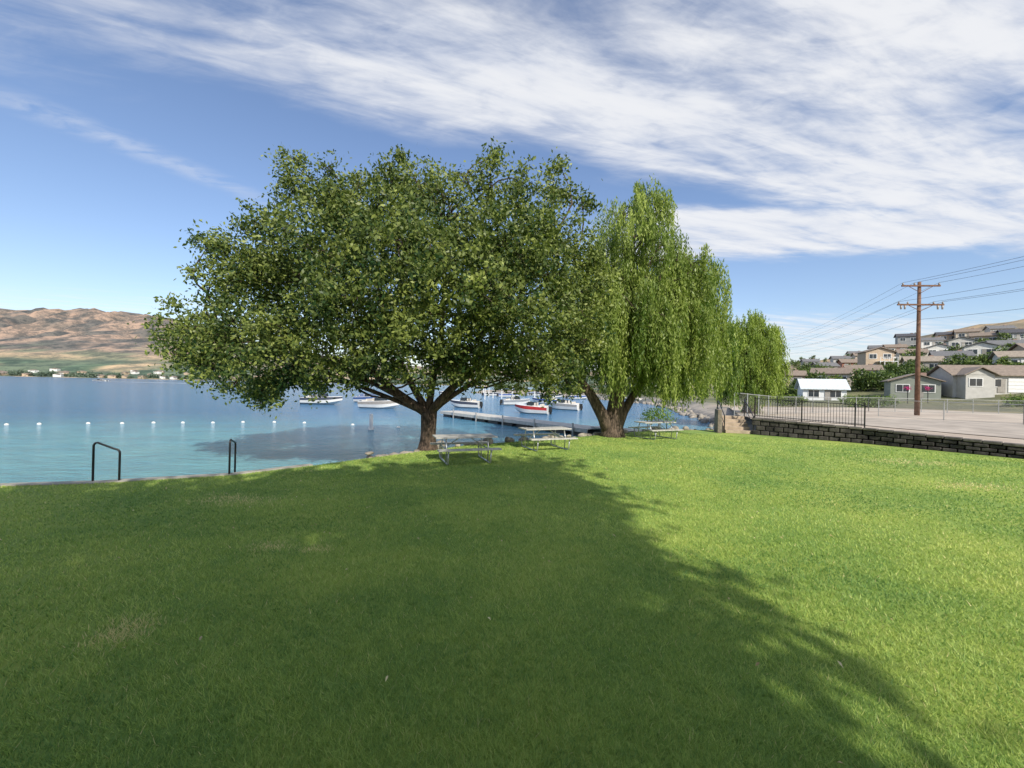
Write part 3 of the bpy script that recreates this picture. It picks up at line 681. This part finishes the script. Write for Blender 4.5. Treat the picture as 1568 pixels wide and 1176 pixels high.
V,Fq,t,_=foliage(cl,10,1.0,2.6,1.6,0); npmesh('far_shore_trees',V,Fq,leafmat('far_leaf',(.08,.12,.09),(.15,.20,.13),.1),tint=t)
mb=MB(); 
for _ in range(80):
    x=rng.uniform(-1000,-250); y=np.interp(x,[-1200,-700,-300,50],[650,720,880,800])+rng.uniform(6,110); z=float(T(x,y)); mb.box((x,y,z+1.6),(rng.uniform(7,13),8,4.5),rz=rng.uniform(-.4,.4),m=int(rng.integers(0,3)>0)); mb.box((x,y,z+4.6),(11,9,1.6),m=2,taper=.3)
mb.obj('far_shore_cabins',[whitep,cm('siding',TN),cm('roof_shingle',rB)])

# ------------------------------------------------------------------ dock and boats
deckm=mat('dock_deck',(.50,.48,.44),.85,.18,2.5); dfl=mat('dock_float',(.10,.10,.10),.8,.2,3)
da=G(915,656,-.3)[:2]; db=G(688,629,-.3)[:2]; d=db-da; L=np.hypot(*d); an=math.atan2(d[1],d[0]); nr=np.array([-d[1],d[0]])/L
e=empty('floating_dock'); mb=MB(); n_=int(L/.3)
for i in range(n_):
    q=da+d*(i+.5)/n_; mb.box((q[0],q[1],-.32),(L/n_-.015,1.9,.05),rz=an)
mb.obj('deck_planks',[deckm],e); mb=MB()
for s in(-1,1):
    c=(da+db)/2+nr*.97*s; mb.box((c[0],c[1],-.42),(L,.08,.24),rz=an,m=0)
for i in range(10):
    q=da+d*(i+.5)/10; mb.box((q[0],q[1],-.72),(L/10*.7,1.6,.4),rz=an,m=1)
mb.obj('frame_and_floats',[mat('dock_fascia',(.55,.54,.5),.7),dfl],e); mb=MB()
for i in range(5):
    q=da+d*(i+.3)/5+nr*1.08; mb.tube([(q[0],q[1],-3),(q[0],q[1],.0)],.06,8)
mb.obj('piles',[galv],e)
mb=MB(); c=da-d/L*2.2+nr*-.1; mb.box((c[0],c[1],-.2),(4.6,1.3,.08),rz=an); mb.obj('gangway',[deckm],e)
gel=mat('boat_gelcoat',(.75,.75,.73),.25,.04,2); vinyl=mat('boat_vinyl',(.55,.52,.47),.6)
def boat(p,yaw,L=6.,W_=2.3,stripe=(.05,.06,.09),tower=False,cover=False,lift=0.,canopy=False):
    e=empty('motorboat',(p[0],p[1],-.8+lift),yaw); mb=MB(); n_=14; vs=[];fs=[]
    for i in range(n_+1):
        t=i/n_; x=-L/2+L*t; hw=W_/2*(1-max(0,(t-.45)/.55)**2.3)*(.92+.08*min(1,t*4)); hw=max(hw,.02); kz=-.25+.75*max(0,(t-.6)/.4)**2; gz=.75+.22*t; cz=.12+.4*max(0,(t-.55)/.45)**1.6; mz=(cz+gz)/2
        vs+=[(x,0,kz),(x,-hw*.82,cz),(x,-hw*.95,mz),(x,-hw,gz),(x,-hw*.78,gz+.05),(x,0,gz+.05 if t>.62 or t<.08 else .35),(x,hw*.78,gz+.05),(x,hw,gz),(x,hw*.95,mz),(x,hw*.82,cz)]
    K=10
    for i in range(n_):
        for k_ in range(K):
            fs.append((i*K+k_,(i+1)*K+k_,(i+1)*K+(k_+1)%K,i*K+(k_+1)%K))
    mb.add(vs,fs+[tuple(range(K))]); 
    mb.m=[1 if (i<n_*K and i%K in(2,7)) else 0 for i in range(len(mb.f))]
    mb.obj('hull',[gel,cm('boat_stripe',stripe)],e,smooth=False)
    mb=MB()
    mb.box((.05*L,-.0,1.12),(.06,W_*.7,.42),m=0); mb.box((-.0*L,-W_*.36,1.08),(.7,.04,.36),m=0);mb.box((0,W_*.36,1.08),(.7,.04,.36),m=0); mb.obj('windshield',[glass],e)
    mb=MB()
    for s in(-1,1): mb.box((-.08*L,s*.5,.75),(.55,.5,.3)); mb.box((-.13*L,s*.5,1.0),(.12,.5,.45))
    mb.box((-.36*L,0,.72),(.6,W_*.75,.4)); mb.box((-.30*L,0,.95),(.14,W_*.7,.3)); mb.obj('seats',[vinyl],e,bevel=.05)
    mb=MB(); mb.box((-.53*L,0,.55),(.45,.4,.6),taper=.8); mb.box((-.55*L,0,0),(.2,.12,.8)); mb.obj('outboard_motor',[black],e)
    if tower:
        mb=MB()
        for s in(-1,1): mb.tube([(.08*L,s*W_*.44,.9),(-.02*L,s*W_*.36,2.1),(-.16*L,s*W_*.44,.9)],.035,6)
        mb.tube([(-.02*L,-W_*.36,2.1),(-.02*L,W_*.36,2.1)],.035,6); mb.obj('wake_tower',[black],e)
    if canopy:
        mb=MB(); mb.box((-.05*L,0,2.15),(L*.42,W_*.85,.07)); 
        for x in(-.22,.12):
            for s in(-1,1): mb.tube([(x*L,s*W_*.4,.9),(x*L,s*W_*.4,2.13)],.02,5)
        mb.obj('bimini_top',[cm('canvas',stripe)],e)
    if cover:
        mb=MB(); mb.box((-.1*L,0,1.05),(L*.65,W_*.8,.45),taper=.6); mb.obj('canvas_cover',[cm('canvas',(.10,.14,.25))],e,bevel=.08)
for px,py,yw,L,kw in [(494,619,.05,5.2,dict(tower=True,canopy=True,lift=.1)),(583,625,-.25,5.0,dict(stripe=(.30,.28,.26))),(566,616,-.2,4.4,dict(stripe=(.05,.1,.25),cover=True)),(712,624,2.9,4.2,dict(canopy=False,tower=True)),(814,633,2.8,4.0,dict(stripe=(.45,.03,.03))),
      (862,627,2.6,4.8,dict(stripe=(.3,.3,.3))),(790,620,.3,4.6,dict(stripe=(.25,.27,.3),tower=True)),(835,618,2.7,5.,dict(stripe=(.05,.1,.3))),(846,609,.4,6.5,dict(canopy=True)),(885,611,.3,6,dict(stripe=(.05,.1,.3),tower=True)),(780,608,.2,6.,dict(stripe=(.05,.1,.3),canopy=True)),(755,606,.4,6,dict()),(966,616,2.2,6,dict()),(820,606,.3,6.,dict(cover=True)),(690,604,.1,6,dict(tower=True))]:
    p=G(px,py,-.8); boat(p,yw,L=L,**kw)
p=G(152,584,-.8); boat(p,math.pi,L=9,W_=3.0,canopy=True)
mb=MB(); mb.add([(p[0]+5,p[1]-.8,-.79),(p[0]+5,p[1]+.8,-.79),(p[0]+75,p[1]+5,-.79),(p[0]+75,p[1]-5,-.79)],[(3,2,1,0)]); mb.obj('boat_wake',[mat('foam',(.7,.74,.76),.9,.3,.5)])
mb=MB()
for _ in range(20):
    px=rng.uniform(740,960); py=rng.uniform(604,612); q=G(px,py,-.8); mb.tube([(q[0],q[1],-3),(q[0],q[1],rng.uniform(.6,2.2))],.1,6)
mb.obj('mooring_pilings',[whitep])
# swim line floats
mb=MB()
for px,py in((10,651),(60,650),(135,649),(187,649),(235,648),(280,648),(326,648),(372,647),(420,647),(466,648),(540,651),(610,655)):
    q=G(px,py,-.8); 
    mb.tube([(q[0]-.12,q[1],-.80),(q[0]-.08,q[1],-.78),(q[0],q[1],-.77),(q[0]+.08,q[1],-.78),(q[0]+.12,q[1],-.80)],[.02,.065,.09,.065,.02],10)
mb.obj('swim_line_floats',[whitep],smooth=True)
q=G(568,658,-.8); e=empty('marker_buoy',(q[0],q[1],-.8)); mb=MB(); mb.tube([(0,0,-.3),(0,0,.15),(0,0,.2),(0,0,1.0),(0,0,1.05)],[.18,.2,.13,.12,.05],12); mb.obj('buoy_body',[whitep],e,smooth=True)

# ------------------------------------------------------------------ light and sky
EL=math.radians(38); AZ=math.radians(156.5)
sv=Vector((math.sin(AZ)*math.cos(EL),math.cos(AZ)*math.cos(EL),math.sin(EL)))
sun=bpy.data.lights.new('sun','SUN'); sun.energy=5.0; sun.angle=math.radians(.6); sun.color=(1,.93,.80)
so=bpy.data.objects.new('sun',sun); S.collection.objects.link(so); so.rotation_euler=sv.to_track_quat('Z','Y').to_euler(); so.location=(0,-20,30)
w=bpy.data.worlds.new('World'); S.world=w; w.use_nodes=True; nt=w.node_tree; bg=nt.nodes['Background']; bg.inputs[1].default_value=.15
sky=nt.nodes.new('ShaderNodeTexSky'); sky.sky_type='NISHITA'; sky.sun_disc=False; sky.sun_elevation=EL; sky.sun_rotation=AZ; sky.altitude=350; sky.air_density=1.1; sky.dust_density=1.1; sky.ozone_density=2.0
tc=nt.nodes.new('ShaderNodeTexCoord'); sp=nt.nodes.new('ShaderNodeSeparateXYZ'); nt.links.new(tc.outputs['Generated'],sp.inputs[0])
zc=nmath(nt,'MAXIMUM',sp.outputs[2],.03); u=nmath(nt,'DIVIDE',sp.outputs[0],zc); v=nmath(nt,'DIVIDE',sp.outputs[1],zc)
s_=nmath(nt,'SUBTRACT',v,nmath(nt,'MULTIPLY',u,.35)); al=nmath(nt,'ADD',u,nmath(nt,'MULTIPLY',v,.35))
def comb(a,b_,c=0.):
    n=nt.nodes.new('ShaderNodeCombineXYZ')
    for i,q in enumerate((a,b_,c)):
        if isinstance(q,(int,float)): n.inputs[i].default_value=q
        else: nt.links.new(q,n.inputs[i])
    return n.outputs[0]
mul=lambda a,b_:nmath(nt,'MULTIPLY',a,b_)
wv=nmath(nt,'MULTIPLY',nmath(nt,'SUBTRACT',noise(nt,comb(u,v),.9,3),.5),.7)
s2=nmath(nt,'ADD',s_,wv)
m1=mul(mul(sstep(nt,s2,.9,1.3),sstep(nt,s2,2.0,1.5)),sstep(nt,u,-1.6,-.3))
m2=mul(mul(sstep(nt,s2,1.6,1.1),sstep(nt,u,-.6,.6)),.84)
m3=mul(mul(sstep(nt,nmath(nt,'ADD',v,mul(wv,.5)),2.15,2.5),sstep(nt,nmath(nt,'ADD',nmath(nt,'ADD',v,mul(u,.32)),wv),4.2,3.4)),mul(sstep(nt,u,.2,1.0),1.15))
m4=mul(mul(sstep(nt,v,4.2,6.5),sstep(nt,u,.5,4)),.66)
m5=mul(mul(sstep(nt,v,1.8,1.05),sstep(nt,u,.1,-.8)),.50)
m6=mul(mul(sstep(nt,v,3.5,6.),sstep(nt,u,.0,-2.5)),.40)
mask=nmath(nt,'MAXIMUM',nmath(nt,'MAXIMUM',nmath(nt,'MAXIMUM',m1,m2),nmath(nt,'MAXIMUM',m3,m4)),nmath(nt,'MAXIMUM',m5,m6))
na=noise(nt,comb(mul(al,.75),mul(s_,3.2)),1.3,8,.6,.35); nb_=noise(nt,comb(mul(u,1.6),mul(v,3.6)),3.2,6,.58,.6)
ns=nmath(nt,'ADD',mul(nmath(nt,'SUBTRACT',na,.5),2.1),mul(nmath(nt,'SUBTRACT',nb_,.5),1.0))
den=sstep(nt,nmath(nt,'ADD',mask,mul(ns,nmath(nt,'ADD',mul(mask,.75),.20))),.15,1.14)
dl=nmath(nt,'ABSOLUTE',nmath(nt,'SUBTRACT',nmath(nt,'ADD',mul(nmath(nt,'ADD',u,1.85),.877),mul(wv,.25)),mul(nmath(nt,'SUBTRACT',v,1.54),.48)))
ct=mul(mul(sstep(nt,dl,.16,.0),.30),mul(sstep(nt,v,1.3,1.6),sstep(nt,v,2.7,2.1)))
den=nmath(nt,'MAXIMUM',mul(den,.92),mul(ct,sstep(nt,nb_,.30,.65)))
den=mul(den,sstep(nt,sp.outputs[2],.0,.05))
skyc=mixc(nt,1.,sky.outputs[0],(1.10,1.08,1.15),'MULTIPLY')
cl_=mixc(nt,sstep(nt,na,.3,.65),(4.6,4.9,5.6),(6.1,6.15,6.3))
nt.links.new(mixc(nt,den,skyc,cl_),bg.inputs[0])
print('counts',nelm,nw,n3)
